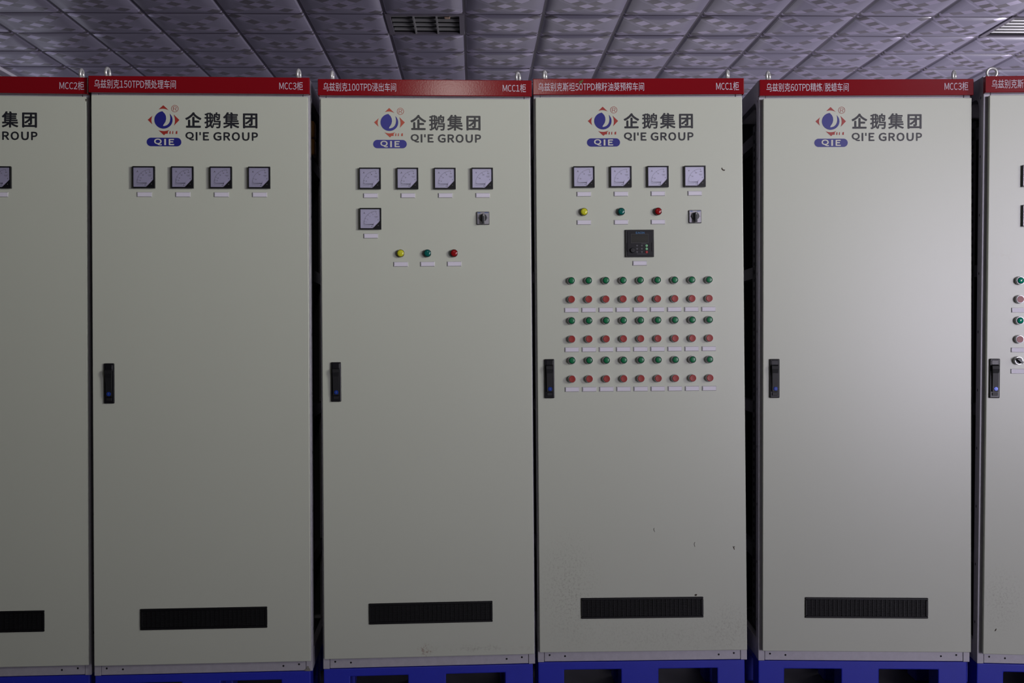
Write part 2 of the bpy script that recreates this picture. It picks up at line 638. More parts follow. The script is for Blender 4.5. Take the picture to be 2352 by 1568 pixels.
# left wall with a daylit window band high up at the far end
WY0, WY1, WZ0, WZ1 = 1.2, 3.6, 1.6, 3.725
mb = MB()
mb.box(E0 - .15, E0, D0, WY0, 0, CEIL_Z + .2)
mb.box(E0 - .15, E0, WY1, D1, 0, CEIL_Z + .2)
mb.box(E0 - .15, E0, WY0, WY1, 0, WZ0)
mb.box(E0 - .15, E0, WY0, WY1, WZ1, CEIL_Z + .2)
struct('wall_left', mb, M_WALL)
mb = MB(); mb.box(E0 - .12, E0 - .10, WY0 - .01, WY1 + .01, WZ0, WZ1 + .01)
win = struct('window_1', mb, M_PANE)
mb = MB()
for y in (WY0, (WY0 + WY1) / 2 - .02, WY1 - .04):
    mb.box(E0 - .10, E0 - .06, y, y + .04, WZ0, WZ1)
mb.box(E0 - .10, E0 - .06, WY0, WY1, WZ0, WZ0 + .04)
fr_ = obj('window_frame', mb, M_TRIM2, win)
# white angle bead under the ceiling along the left wall
mb = MB()
mb.box(E0, E0 + .022, D0, D1, CEIL_Z - .026, CEIL_Z + .006)
mb.box(E0, E0 + .008, D0, D1, CEIL_Z - .060, CEIL_Z - .026, 1)
struct('trim_1', mb, [M_TRIM, M_TRIM2])


def ceiling_vent(i, j, label, mat_slat, n_slat, ribs, tilt):
    root = bpy.data.objects.new('ceiling_vent', None)
    COL.objects.link(root)
    root.matrix_world = ROOM @ Matrix.Translation(((i + .5) * TS, (j + .5) * TS, CEIL_Z))
    root['label'] = label
    root['category'] = 'vent'
    root['group'] = 'vents in the tiled ceiling'
    mb = MB()
    h, w = .299, .262
    for (x0, x1, y0, y1) in ((-h, h, -h, -w), (-h, h, w, h), (-h, -w, -w, w), (w, h, -w, w)):
        mb.box(x0, x1, y0, y1, -.004, .012)
    obj('frame', mb, M_VENTFR, root)
    mb = MB()
    mb.box(-h, h, -h, h, .16, .17)
    for (x0, x1, y0, y1) in ((-h, h, -h, -h + .01), (-h, h, h - .01, h), (-h, -h + .01, -h, h), (h - .01, h, -h, h)):
        mb.box(x0, x1, y0, y1, .012, .16)
    obj('duct_box', mb, M_VENTBOX, root)
    for k in range(n_slat):
        y = -w + (k + .5) * 2 * w / n_slat
        mb = MB()
        M = Matrix.Translation((0, y, .020)) @ Matrix.Rotation(R(tilt), 4, 'X')
        d = .075 / n_slat
        mb.rbox(-w, w, -d, d, -.004, .004, .0030, 0, 2, M)
        obj('slat', mb, mat_slat, root)
    for x in ribs:
        mb = MB()
        mb.box(x - .006, x + .006, -w, w, -.006, .012)
        obj('rib', mb, mat_slat, root)
    return root


v1 = ceiling_vent(-1, 0, 'dark dusty square ceiling vent with two ribs above the middle of the cabinet row', M_VENTD, 4, (-.088, .088), -26)
mb = MB(); mb.rbox(-.022, .022, -.016, .016, -.012, .012, .006); obj('debris', mb, mat('debris_tan', (.42, .30, .22), .8), v1, (.17, -.20, .006))
ceiling_vent(7, 0, 'bright aluminium slatted ceiling vent at the upper right edge', M_VENTL, 6, (), -24)

# ------------------------------------------------------------------ the cabinets
POSE = {
    1: ((-2.3544, 4.2745, 0.1500), (-0.00410, 0.00127, 0.07674), 0.7986),
    2: ((-1.5403, 4.3136, 0.1517), (-0.00686, -0.00101, 0.06392), 0.7955),
    3: ((-0.7092, 4.3790, 0.1547), (-0.01528, -0.00336, 0.06546), 0.7936),
    4: ((0.0931, 4.4292, 0.1633), (-0.01570, -0.00347, 0.01862), 0.7928),
    5: ((0.9310, 4.4576, 0.1588), (-0.00719, 0.00483, -0.02098), 0.7966),
    6: ((1.7499, 4.4267, 0.1533), (0.01212, 0.00845, -0.06559), 0.7972),
}
DEPTH = 0.60
HT, HB = 2.200, 2.139           # red header
DT, DB = 2.130, 0.042           # door
DY = -0.024                     # front face of the door
HY = -0.028                     # front face of the header


def pose_matrix(k):
    (x, y, z), (rx, ry, rz), w = POSE[k]
    return Matrix.Translation((x, y, z)) @ Matrix.Rotation(rz, 4, 'Z') @ Matrix.Rotation(ry, 4, 'Y') @ Matrix.Rotation(rx, 4, 'X')


_shared = {}


def shared(name, build):
    if name not in _shared:
        _shared[name] = build()
    return _shared[name]


def make_meter(kind, nums, sub, parent, loc):
    """square panel meter, 80 mm: kind = letter printed top left, nums = scale figures from left to top"""
    key = 'meter' + kind + '_'.join(nums)

    def dial_outline(grow=0.0):
        return [(-.037, -.0353), (.0096, -.0353), (.0354, -.0085), (.0354, .0353), (-.037, .0353)]

    def b_case():
        mb = MB()
        mb.rbox(-.040, .040, -.009, .0, -.040, .040, .0012, 0)
        for (x0, x1, z0, z1) in ((-.040, -.037, -.040, .040), (.0354, .040, -.040, .040), (-.037, .0354, .0353, .040), (-.037, .0354, -.040, -.0353)):
            mb.box(x0, x1, -.013, -.009, z0, z1)
        mb.prism([(.0096, -.0353), (.0354, -.0353), (.0354, -.0085)], -.0135, -.009)
        mb.disc(.0285, -.0255, .0010, -.01365, 1, 10)
        return mb.mesh('panel_meter', [M_BLACKPL, M_TAPE])

    def b_dial():
        mb = MB()
        y = -.0092
        mb.poly(dial_outline(), y, 0)
        yi = y - .00025
        hx, hz, rad = .0218, -.0190, .0475
        n = len(nums)
        a0, a1 = R(178), R(91)
        # scale arc
        K = 24
        for i in range(K):
            b0 = a0 + (a1 - a0) * i / K
            b1 = a0 + (a1 - a0) * (i + 1) / K
            mb.line(hx + rad * math.cos(b0), hz + rad * math.sin(b0), hx + rad * math.cos(b1), hz + rad * math.sin(b1), .0007, yi, 2)
        tot = n * 5
        for i in range(tot + 1):
            big = i % 5 == 0
            # moving-iron scale: crowded near zero
            fr2 = i / tot
            if kind == 'A':
                fr2 = max(1.2 * fr2 - .2, .55 * fr2)
            b = a0 + (a1 - a0) * fr2
            l = .0055 if big else .0028
            mb.line(hx + rad * math.cos(b), hz + rad * math.sin(b), hx + (rad - l) * math.cos(b), hz + (rad - l) * math.sin(b), .0009 if big else .0005, yi, 1 if big else 2)
            if big and i:
                rr = rad - l - .0045
                small_text(mb, nums[i // 5 - 1], hx + rr * math.cos(b) + .0012, hz + rr * math.sin(b), .0040, yi, 1, .9)
        small_text(mb, kind, -.0225, .0215, .0068, yi, 1)
        small_text(mb, 'CHNT', .0215, .0078, .0030, yi, 1, 1.15)
        mb.line(.0175, .0040, .026, .0040, .0009, yi, 2)
        mb.disc(.0277, -.0042, .0016, yi, 2, 12)
        mb.disc(.0042, -.0282, .0018, yi, 2, 12)
        for k in range(5):
            mb.line(-.025 + k * .0048, -.0262, -.022 + k * .0048, -.0262, .0011, yi, 2)
        return mb.mesh('dial', [M_DIAL, M_INK, M_INKL])

    def b_curl():
        mb = MB()
        mb.prism([(.0096, -.0353), (.0354, -.0085), (.0290, -.0118), (.0200, -.0124), (.0152, -.0140), (.0120, -.0170), (.0104, -.0225), (.0100, -.0290)][::1], -.0118, -.0098)
        return mb.mesh('hub_cover', [M_DIAL2])

    def b_needle():
        mb = MB()
        mb.prism([(-.0275, -.0214), (.0105, -.0224), (.0105, -.0202), (-.0275, -.0208)], -.0108, -.0102)
        return mb.mesh('needle', [M_INK])

    def b_glass():
        mb = MB()
        mb.poly(dial_outline(), -.0125, 0)
        return mb.mesh('glass_cover', [M_GLASS], False)
    o = link('panel_meter', shared('meter_case', b_case), parent, loc)
    link('dial', shared(key, b_dial), o)
    link('needle', shared('needle', b_needle), o)
    link('hub_cover', shared('curl', b_curl), o)
    link('glass_cover', shared('glass', b_glass), o)
    return o


def make_nameplate(parent, loc, w=.0545):
    def b():
        mb = MB()
        h = .009
        for s in (1,):
            mb.prism([(-w / 2, -h), (w / 2, -h), (w / 2, h), (-w / 2, h)], -.0012, 0)
            # bevelled clear rim with a notch at the left end
            mb.add([(-w / 2, -.0012, -h), (w / 2, -.0012, -h), (w / 2, -.0012, h), (-w / 2, -.0012, h),
                    (-w / 2 + .0028, -.0042, -h + .0016), (w / 2 - .0022, -.0042, -h + .0016), (w / 2 - .0022, -.0042, h - .0016), (-w / 2 + .0028, -.0042, h - .0016)],
                   [(0, 1, 5, 4), (1, 2, 6, 5), (2, 3, 7, 6), (3, 0, 4, 7), (4, 5, 6, 7)])
        return mb.mesh('nameplate', [M_PLATEC])

    def b2():
        mb = MB()
        h = .0070
        mb.poly([(-w / 2 + .0030, -h), (w / 2 - .0026, -h), (w / 2 - .0026, h), (-w / 2 + .0030, h), (-w / 2 + .0044, 0)], -.0044)
        return mb.mesh('label_insert', [M_PLATEW])
    o = link('nameplate', shared('nameplate%.4f' % w, b), parent, loc)
    link('label_insert', shared('insert%.4f' % w, b2), o)
    return o


def make_lamp(colour, parent, loc):
    lens, rim = {'yellow': (M_LY, M_LYR), 'green': (M_LG, M_LGR), 'red': (M_LR, M_LRR)}[colour]

    def b():
        mb = MB()
        mb.lathe([(.0144, 0), (.0144, -.0120), (.0138, -.0148), (.0126, -.0152), (.0124, -.0140)], 0, 28, False)
        return mb.mesh('pilot_lamp', [rim])

    def b2():
        mb = MB()
        mb.lathe([(.0123, -.0135), (.0122, -.0158), (.0112, -.0174), (.0090, -.0183), (.0050, -.0188), (.0006, -.0190)], 0, 28, True)
        return mb.mesh('lens', [lens])
    o = link('pilot_lamp', shared('lampb' + colour, b), parent, loc)
    link('lens', shared('lampl' + colour, b2), o, None, colour + ' lens')
    return o


def make_button(colour, parent, loc, metal=False):
    def b():
        mb = MB()
        mb.lathe([(.0148, 0), (.0148, -.0050), (.0138, -.0065), (.0138, -.0140), (.0132, -.0160), (.0116, -.0162)], 0, 26, False)
        return mb.mesh('push_button', [M_CHROME])

    def b_g():
        mb = MB()
        mb.lathe([(.0128, -.0120), (.0128, -.0196), (.0120, -.0210), (.0106, -.0210)], 1, 26, False, closed_end=False)
        mb.lathe([(.0106, -.0210), (.0102, -.0220), (.0085, -.0226), (.0040, -.0228), (.0005, -.0229)], 0, 26, True)
        return mb.mesh('cap', [M_GREEN, M_GREENRIM])

    def b_r():
        mb = MB()
        mb.lathe([(.0129, -.0130), (.0129, -.0198), (.0124, -.0208), (.0112, -.0210), (.0106, -.0204), (.0060, -.0202), (.0005, -.0201)], 0, 26, False)
        return mb.mesh('cap', [M_REDBTN])

    def b_m():
        mb = MB()
        mb.lathe([(.0158, 0), (.0158, -.0060), (.0150, -.0075), (.0150, -.0170), (.0142, -.0188), (.0126, -.0190), (.0122, -.0165)], 0, 26, False)
        return mb.mesh('push_button', [M_CHROME])

    def b_mg():
        mb = MB()
        mb.lathe([(.0122, -.0150), (.0121, -.0192), (.0110, -.0196), (.0106, -.0185)], 1, 26, False, closed_end=False)
        mb.lathe([(.0106, -.0150), (.0104, -.0198), (.0090, -.0214), (.0050, -.0224), (.0005, -.0226)], 0, 26, True)
        return mb.mesh('cap', [M_LED, M_GREENRIM])

    def b_mr():
        mb = MB()
        mb.lathe([(.0122, -.0150), (.0121, -.0194), (.0114, -.0198), (.0005, -.0196)], 0, 26, False)
        return mb.mesh('cap', [M_REDBTN2])
    if metal:
        o = link('push_button', shared('btn_m', b_m), parent, loc)
        link('cap', shared('cap_m' + colour, b_mg if colour == 'green' else b_mr), o, None, colour + ' cap')
    else:
        o = link('push_button', shared('btn', b), parent, loc)
        link('cap', shared('cap_' + colour, b_g if colour == 'green' else b_r), o, None, colour + ' cap')
    return o


M_LED = mat('button_green_clear', (0.0, 0.30, 0.18), rough=.12)
M_REDBTN2 = mat('button_red_flush', (0.30, 0.05, 0.05), rough=.4)


def make_rotary(parent, loc):
    def b():
        mb = MB()
        mb.rbox(-.0242, .0242, -.0065, 0, -.0248, .0248, .0030, 0, 3)
        return mb.mesh('rotary_switch', [M_GREY])

    def b_face():
        mb = MB()
        y = -.0069
        mb.prism([(-.0205, -.0222), (.0205, -.0222), (.0218, -.0208), (.0218, .0208), (.0205, .0222), (-.0205, .0222), (-.0218, .0208), (-.0218, -.0208)], y, -.006, 0)
        yi = y - .0003
        mb.line(-.0200, .0198, -.0095, .0198, .0024, yi, 1)
        mb.line(.0060, .0198, .0205, .0198, .0020, yi, 1)
        mb.disc(-.0062, .0196, .0010, yi, 2, 10)
        small_text(mb, '0', .0000, .0168, .0034, yi, 2)
        mb.line(-.0198, .0004, -.0152, .0004, .0024, yi, 2)
        mb.line(.0145, .0004, .0198, .0004, .0024, yi, 2)
        return mb.mesh('face_plate', [M_SILVER, M_PRINTBLUE, M_KEYINK])

    def b_knob():
        mb = MB()
        mb.lathe([(.0140, -.006), (.0140, -.014), (.0132, -.0160), (.0005, -.0162)], 0, 32, False, None, .0004, .0012)
        M = Matrix.Translation((.0004, 0, -.0045))
        mb.rbox(-.0047, .0047, -.030, -.012, -.0180, .0190, .0016, 0, 2, M)
        mb.line(.0004, .0055, .0004, .0135, .0022, -.0303, 1)
        return mb.mesh('knob', [M_KNOB, M_TAPE])
    o = link('rotary_switch', shared('rot', b), parent, loc)
    link('face_plate', shared('rotf', b_face), o)
    link('knob', shared('rotk', b_knob), o)
    return o


def make_selector(parent, loc):
    mb = MB()
    mb.lathe([(.0158, 0), (.0158, -.0060), (.0150, -.0075), (.0150, -.0170), (.0142, -.0190), (.0122, -.0190)], 0, 26, False)
    o = obj('selector_switch', mb, M_CHROME, parent, loc)
    mb = MB()
    mb.lathe([(.0122, -.015), (.0122, -.0205), (.0005, -.0207)], 0, 26, False)
    mb.rbox(-.0042, .0042, -.034, -.018, -.0125, .0125, .0015, 0, 2, Matrix.Rotation(R(-50), 4, 'Y'))
    obj('knob', mb, M_BLACKPL, o)
    return o


def make_handle(parent, loc):
    """black flush swing handle with a blue lock barrel"""
    def b():
        mb = MB()
        mb.rbox(-.0186, .0186, -.0090, 0, -.0735, .0735, .0030, 0, 3)
        mb.rbox(-.0135, .0135, -.0105, -.006, .0450, .0690, .0020, 0, 2)
        return mb.mesh('handle', [M_BLACKPL])

    def b_lever():
        mb = MB()
        prof = [(.052, -.0105), (.047, -.0200), (.036, -.0225), (.020, -.0190), (-.030, -.0170), (-.048, -.0175), (-.0500, -.0100)]
        w = .0105
        n = len(prof)
        v = [(-w * (1.18 if z > .03 else 1), y, z) for z, y in prof] + [(w * (1.18 if z > .03 else 1), y, z) for z, y in prof]
        f = [(i, i + 1, i + 1 + n, i + n) for i in range(n - 1)] + [tuple(range(n)), tuple(range(2 * n - 1, n - 1, -1)), (0, n, 2 * n - 1, n - 1)]
        mb.add(v, f)
        mb.rbox(-.0100, .0100, -.0125, -.008, -.0640, -.0525, .0010, 0, 1)
        return mb.mesh('lever', [M_BLACKPL2])

    def b_lock():
        mb = MB()
        mb.lathe([(.0078, -.0160), (.0078, -.0188), (.0068, -.0198), (.0005, -.0199)], 0, 24, False, None, .0012, -.0385)
        mb.rbox(.0004, .0020, -.0203, -.0197, -.0420, -.0345, .0003, 1, 1)
        return mb.mesh('lock_barrel', [M_LOCK, M_LOCKSLOT])
    o = link('handle', shared('handle', b), parent, loc)
    link('lever', shared('lever', b_lever), o)
    link('lock_barrel', shared('lock', b_lock), o, None, 'blue lock barrel')
    return o


def make_grille(parent, loc):
    W2, H2 = .2300, .0388

    def b():
        mb = MB()
        bw = .0085
        for (x0, x1, z0, z1) in ((-W2, W2, H2 - bw, H2), (-W2, W2, -H2, -H2 + bw), (-W2, -W2 + bw, -H2 + bw, H2 - bw), (W2 - bw, W2, -H2 + bw, H2 - bw)):
            mb.rbox(x0, x1, -.0065, 0, z0, z1, .0015, 0, 1)
        mb.box(-W2 + .004, W2 - .004, -.0010, 0, -H2 + .004, H2 - .004)
        n = 27
        for i in range(1, n):
            x = -W2 + bw + i * (2 * W2 - 2 * bw) / n
            mb.box(x - .0012, x + .0012, -.0058, -.001, -H2 + bw, H2 - bw)
        return mb.mesh('vent_grille', [M_GRILLE])

    def b2():
        mb = MB()
        n = 15
        for i in range(n):
            z = -H2 + .0095 + (i + .5) * (2 * H2 - .019) / n
            M = Matrix.Translation((0, -.0032, z)) @ Matrix.Rotation(R(-28), 4, 'X')
            mb.box(-W2 + .008, W2 - .008, -.0016, .0016, -.0007, .0007, 0, M)
        return mb.mesh('slats', [M_SLAT])
    o = link('vent_grille', shared('grille', b), parent, loc)
    link('slats', shared('slats', b2), o)
    return o


def make_eye(parent, loc, yaw):
    def b():
        mb = MB()
        mb.torus(.0180, .0054, 0, 36, 14, Matrix.Translation((0, 0, .0178)))
        v = Matrix.Rotation(R(90), 4, 'X')
        mb.lathe([(.0100, 0), (.0100, .004), (.0075, .006)], 0, 20, True, Matrix.Rotation(R(90), 4, 'X'))
        return mb.mesh('lifting_eye', [M_ZINC])
    o = link('lifting_eye', shared('eye', b), parent, loc)
    o.rotation_euler = (0, 0, R(yaw))
    return o


def make_logo(parent, x0, z0, faded=0):
    """x0, z0: left and top of the blue pill; unit = mm of the printed logo"""
    u = .0001905
    def P(px, py):
        return (x0 + (px - 100) * u, z0 - (py - 765) * u)
    y = DY - .0006
    red = M_LOGO_RED2 if faded else M_LOGO_RED
    blue = M_LOGO_BLUE2 if faded else M_LOGO_BLUE
    blk = M_LOGO_FADED if faded else M_LOGO_BLACK
    mb = MB()
    # four red arrowheads round the globe, each with a hollow base
    def arrow(tip, a, b, sag):
        pts = [tip, a]
        K = 8
        mid = ((a[0] + b[0]) / 2, (a[1] + b[1]) / 2)
        dx, dy_ = sag
        for i in range(1, K):
            s = i / K
            w = 4 * s * (1 - s)
            pts.append((a[0] + (b[0] - a[0]) * s + dx * w, a[1] + (b[1] - a[1]) * s + dy_ * w))
        pts.append(b)
        # triangulated as a fan from the tip so the hollow base stays clean
        for i in range(1, len(pts) - 1):
            mb.poly([P(*tip), P(*pts[i]), P(*pts[i + 1])], y, 0)
    arrow((418, 138), (330, 222), (520, 236), (0, -22))
    arrow((122, 422), (213, 340), (210, 510), (-20, 0))
    arrow((722, 422), (612, 315), (620, 530), (22, 0))
    arrow((430, 717), (322, 618), (535, 612), (0, 22))
    # speed bars at the lower right
    mb.poly([P(452, 688), P(500, 688), P(503, 640), P(440, 650)], y - .0001, 0)
    for (a, b) in ((530, 555), (582, 604), (648, 682)):
        mb.poly([P(a, 690), P(b - 2, 690), P(b, 632), P(a + 6, 640)], y, 0)
    # registered mark
    cx, cz = P(637, 203)
    K = 36
    for i in range(K):
        a, b = 2 * PI * i / K, 2 * PI * (i + 1) / K
        r0, r1 = 60 * u, 68 * u
        mb.poly([(cx + r0 * math.cos(a), cz + r0 * math.sin(a)), (cx + r1 * math.cos(a), cz + r1 * math.sin(a)), (cx + r1 * math.cos(b), cz + r1 * math.sin(b)), (cx + r0 * math.cos(b), cz + r0 * math.sin(b))], y, 0)
    a_, b_ = P(606, 243), P(674, 164)
    put_glyph(mb, glyph('R', -.010), a_[0], b_[0], a_[1], b_[1], y, 0)
    obj('logo', mb, red, parent, None, 'red arrowheads and registered mark')
    # globe: a large leaf, and a crescent that runs round the lower right
    mb = MB()
    c0 = (420, 422)
    rx, ry = 173, 168

    def circ(a):
        return (c0[0] + rx * math.cos(a), c0[1] - ry * math.sin(a))
    left = [circ(R(96 + i * (274 - 96) / 24)) for i in range(25)]
    # inner edge of the white swoosh, from the bottom notch back up to the top
    inner = [(396, 540), (430, 500), (458, 455), (471, 400), (466, 345), (445, 300), (402, 256)]
    # two strips between the outline and the swoosh keep every face simple
    def interp(pl, s):
        L = [0]
        for p, q in zip(pl, pl[1:]):
            L.append(L[-1] + math.hypot(q[0] - p[0], q[1] - p[1]))
        d = s * L[-1]
        for i in range(len(pl) - 1):
            if d <= L[i + 1] + 1e-9:
                t = (d - L[i]) / (L[i + 1] - L[i])
                return (pl[i][0] + (pl[i + 1][0] - pl[i][0]) * t, pl[i][1] + (pl[i + 1][1] - pl[i][1]) * t)
        return pl[-1]
    inner_r = inner[::-1]
    K = 30
    for i in range(K):
        a, b = i / K, (i + 1) / K
        p0, p1 = interp(left, a), interp(left, b)
        q0, q1 = interp(inner_r, a), interp(inner_r, b)
        mb.poly([P(*p0), P(*p1), P(*q1), P(*q0)], y, 0)
    outer = [circ(R(262 + i * (405 - 262) / 24)) for i in range(25)]
    swoosh = [(396, 540), (440, 538), (490, 520), (525, 485), (545, 440), (552, 390), (548, 340), (538, 302)]
    for i in range(K):
        a, b = i / K, (i + 1) / K
        p0, p1 = interp(outer, a), interp(outer, b)
        q0, q1 = interp(swoosh, a), interp(swoosh, b)
        mb.poly([P(*p0), P(*p1), P(*q1), P(*q0)], y - .00006, 0)
    obj('logo', mb, blue, parent, None, 'blue globe emblem')
    # blue pill with QIE
    mb = MB()
    hx0, hz0 = P(100, 930)
    hx1, hz1 = P(757, 765)
    r = (hz1 - hz0) / 2
    pts = [(hx1 - r + r * math.cos(R(a)), hz0 + r + r * math.sin(R(a))) for a in range(-90, 91, 10)] + [(hx0 + r + r * math.cos(R(a)), hz0 + r + r * math.sin(R(a))) for a in range(90, 271, 10)]
    mb.poly(pts, y, 0)
    for ch, a, b in (('Q', 240, 388), ('I', 432, 466), ('E', 518, 620)):
        p_, q_ = P(a, 912 if ch == 'Q' else 908), P(b, 782 if ch == 'Q' else 788)
        if ch == 'I':
            mb.poly([(p_[0], p_[1]), (q_[0], p_[1]), (q_[0], q_[1]), (p_[0], q_[1])], y - .0003, 1)
            continue
        put_bold(mb, ch, p_[0], q_[0], p_[1], q_[1], y - .0003, 1, .00095)
    obj('logo', mb, [blue, M_LOGO_CREAM], parent, None, 'blue pill with cream letters')
    mb = MB()
    for ch, a, b, t0, t1 in (('企', 832, 1142, 268, 570), ('鹅', 1197, 1508, 268, 578), ('集', 1553, 1862, 265, 578), ('团', 1933, 2210, 285, 575)):
        p_, q_ = P(a, t1), P(b, t0)
        put_bold(mb, ch, p_[0], q_[0], p_[1], q_[1], y, 0, {'企': .0018, '鹅': .0011, '集': .0014, '团': .0016}[ch])
    obj('lettering', mb, blk, parent, None, 'four black characters of the maker')
    mb = MB()
    for ch, a, b, t0, t1 in (('Q', 835, 1000, 650, 815), ('I', 1030, 1064, 652, 814), ("'", 1100, 1128, 652, 712), ('E', 1168, 1284, 652, 814),
                             ('G', 1366, 1520, 650, 817), ('R', 1560, 1690, 652, 814), ('O', 1718, 1874, 650, 817), ('U', 1914, 2056, 652, 817), ('P', 2100, 2218, 652, 814)):
        p_, q_ = P(a, t1), P(b, t0)
        if ch in "I'":
            mb.poly([(p_[0], p_[1]), (q_[0], p_[1]), (q_[0], q_[1]), (p_[0], q_[1])], y, 0)
        else:
            put_bold(mb, ch, p_[0], q_[0], p_[1], q_[1], y, 0, .0013)
    obj('lettering', mb, blk, parent, None, 'black Latin letters below the characters')


def make_frame(parent, W, k):
    """four posts with top, side and bottom beams and a back sheet; the sides stay open"""
    pw, pd = .024, .050
    top = HT + .003
    for (x0, x1) in ((0, pw), (W - pw, W)):
        for (y0, y1) in ((0, pd), (DEPTH - pd, DEPTH)):
            mb = MB()
            mb.rbox(x0, x1, y0, y1, 0, top - .001, .0012, 0, 1)
            if y0 == 0:
                xs = x0 if x0 == 0 else x1
                s = -1 if x0 == 0 else 1
                for i in range(10):
                    z = .15 + i * .22
                    M = Matrix.Translation((xs + s * .0004, .030, z)) @ Matrix.Rotation(R(90), 4, 'Z')
                    mb.add([(.004 * math.cos(a) * 1.0, 0, .006 * math.sin(a)) for a in [2 * PI * q / 12 for q in range(12)]], [tuple(range(12))], 1, False, M)
            obj('post', mb, [M_FRAME, M_BLACKHOLE], parent)
    # front plinth rail with its screw holes, and the rail over the door
    mb = MB()
    mb.rbox(pw + .0014, W - pw - .0014, .0012, .030, .002, .075, .001, 0, 1)
    for (x, z) in ((.0446, .0262), (.1028, .0216), (W - .1075, .0208), (W - .050, .0256)):
        mb.disc(x, z, .0037, .0008, 1, 14)
    obj('plinth_rail', mb, [M_FRAME, M_BLACKHOLE], parent)
    mb = MB()
    mb.rbox(pw + .0014, W - pw - .0014, .0012, .030, HB - .05, HT - .010, .001, 0, 1)
    obj('top_rail', mb, M_FRAME, parent)
    for (z0, z1) in ((.002, .075), (top - .06, top)):
        mb = MB()
        mb.rbox(pw, W - pw, DEPTH - .030, DEPTH, z0, z1, .001, 0, 1)
        obj('rear_rail', mb, M_FRAME, parent)
    for (x0, x1) in ((0, .020), (W - .020, W)):
        mb = MB()
        # side beam with rounded gussets at its ends
        g = [(pd, top), (pd, top - .115)]
        g += [(pd + .045 * (1 - math.cos(R(a))), top - .115 + .045 * math.sin(R(a))) for a in range(15, 91, 15)]
        h = [(DEPTH - q, z) for q, z in g[::-1]]
        pl = g[1:] + h[:-1] + [(DEPTH - pd, top), (pd, top)]
        n = len(pl)
        mb.add([(x0, q, z) for q, z in pl] + [(x1, q, z) for q, z in pl], [tuple(range(n)), tuple(range(2 * n - 1, n - 1, -1))] + [(i, (i + 1) % n, (i + 1) % n + n, i + n) for i in range(n)])
        obj('side_beam', mb, M_FRAME, parent)
        mb = MB()
        mb.rbox(x0, x1, pd, DEPTH - pd, .002, .075, .001, 0, 1)
        obj('bottom_beam', mb, M_FRAME, parent)
    mb = MB()
    mb.box(.002, W - .002, .010, DEPTH - .002, top, top + .004)
    obj('roof_sheet', mb, M_FRAME, parent)
    mb = MB()
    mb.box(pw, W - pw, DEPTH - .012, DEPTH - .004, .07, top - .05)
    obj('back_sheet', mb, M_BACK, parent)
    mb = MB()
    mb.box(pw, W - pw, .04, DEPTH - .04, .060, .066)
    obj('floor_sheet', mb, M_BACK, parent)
    # what shows through the open sides: perforated mounting uprights, cross rails and the mounting plate
    for s in (0, 1):
        mb = MB()
        x0, x1 = (.012, .016) if s == 0 else (W - .016, W - .012)
        zt = 1.92 if k == 2 and s == 1 else 2.06
        mb.box(x0, x1, .130, .185, .10, zt, 0)
        mb.box(min(x0, x1) if s == 0 else x1 - .030, x0 + .030 if s == 0 else x1, .185, .189, .10, zt, 0)
        xs = x0 - .0005 if s == 0 else x1 + .0005
        for i in range(int((zt - .14) / .032)):
            z = .14 + i * .032
            mb.add([(xs, .157 + .011 * math.cos(a), z + .008 * math.sin(a)) for a in [2 * PI * q / 10 for q in range(10)]], [tuple(range(10))], 1)
        obj('mounting_upright', mb, [M_RAIL, M_BLACKHOLE], parent)
        for z in (1.895 if k == 2 and s == 1 else 1.985, 1.46, .93, .36):
            mb = MB()
            mb.box(x0 if s == 0 else x1 - .03, x0 + .03 if s == 0 else x1, .06, DEPTH - .06, z, z + .045, 0)
            obj('cross_rail', mb, M_RAIL, parent)
    mb = MB()
    mb.box(.06, W - .06, .300, .306, .12, 1.98)
    obj('mounting_plate', mb, M_RAIL, parent)
    for i in range(7):
        z = .30 + i * .24
        mb = MB()
        mb.rbox(.12, W - .12, .22, .30, z, z + .10, .004, 0, 1)
        obj('terminal_block', mb, M_BACK, parent)


def make_cabinet(k, label, door_mat, dx0=.005, dx1=.005, eyes=(), header_text=(), logo=None, handle=None, vent=True, faded=0):
    W = POSE[k][2]
    root = bpy.data.objects.new('electrical_cabinet', None)
    COL.objects.link(root)
    root.matrix_world = pose_matrix(k)
    root.empty_display_size = .2
    root['label'] = label
    root['category'] = 'cabinet'
    root['group'] = 'row of grey control cabinets'
    make_frame(root, W, k)
    mb = MB()
    mb.rbox(dx0, W - dx1, DY, -.004, DB, DT, .0028, 0, 3)
    obj('door', mb, door_mat, root)
    mb = MB()
    mb.box(dx0 + .006, W - dx1 - .006, -.004, .0, DB + .006, DT - .006)
    obj('door_seal', mb, M_SEAL, root)
    mb = MB()
    mb.rbox(-.003, W + .003, HY, -.0005, HB, HT, .0025, 0, 3)
    hd = obj('header', mb, M_RED, root, None, 'red header strip')
    for (s, x, z, w, h) in header_text:
        mb = MB()
        text_line(mb, s, x, z, w, h, HY - .0006, 0)
        obj('lettering', mb, M_TEXTW, hd)
    if logo:
        make_logo(root, logo[0], logo[1], faded)
    for (x, yaw) in eyes:
        make_eye(root, (x, .040, HT + .007), yaw)
        make_eye(root, (x, DEPTH - .045, HT + .007), yaw + 40)
    if handle:
        make_handle(root, (handle[0], DY, handle[1]))
    if vent:
        make_grille(root, (vent[0], DY, vent[1]))
    return root


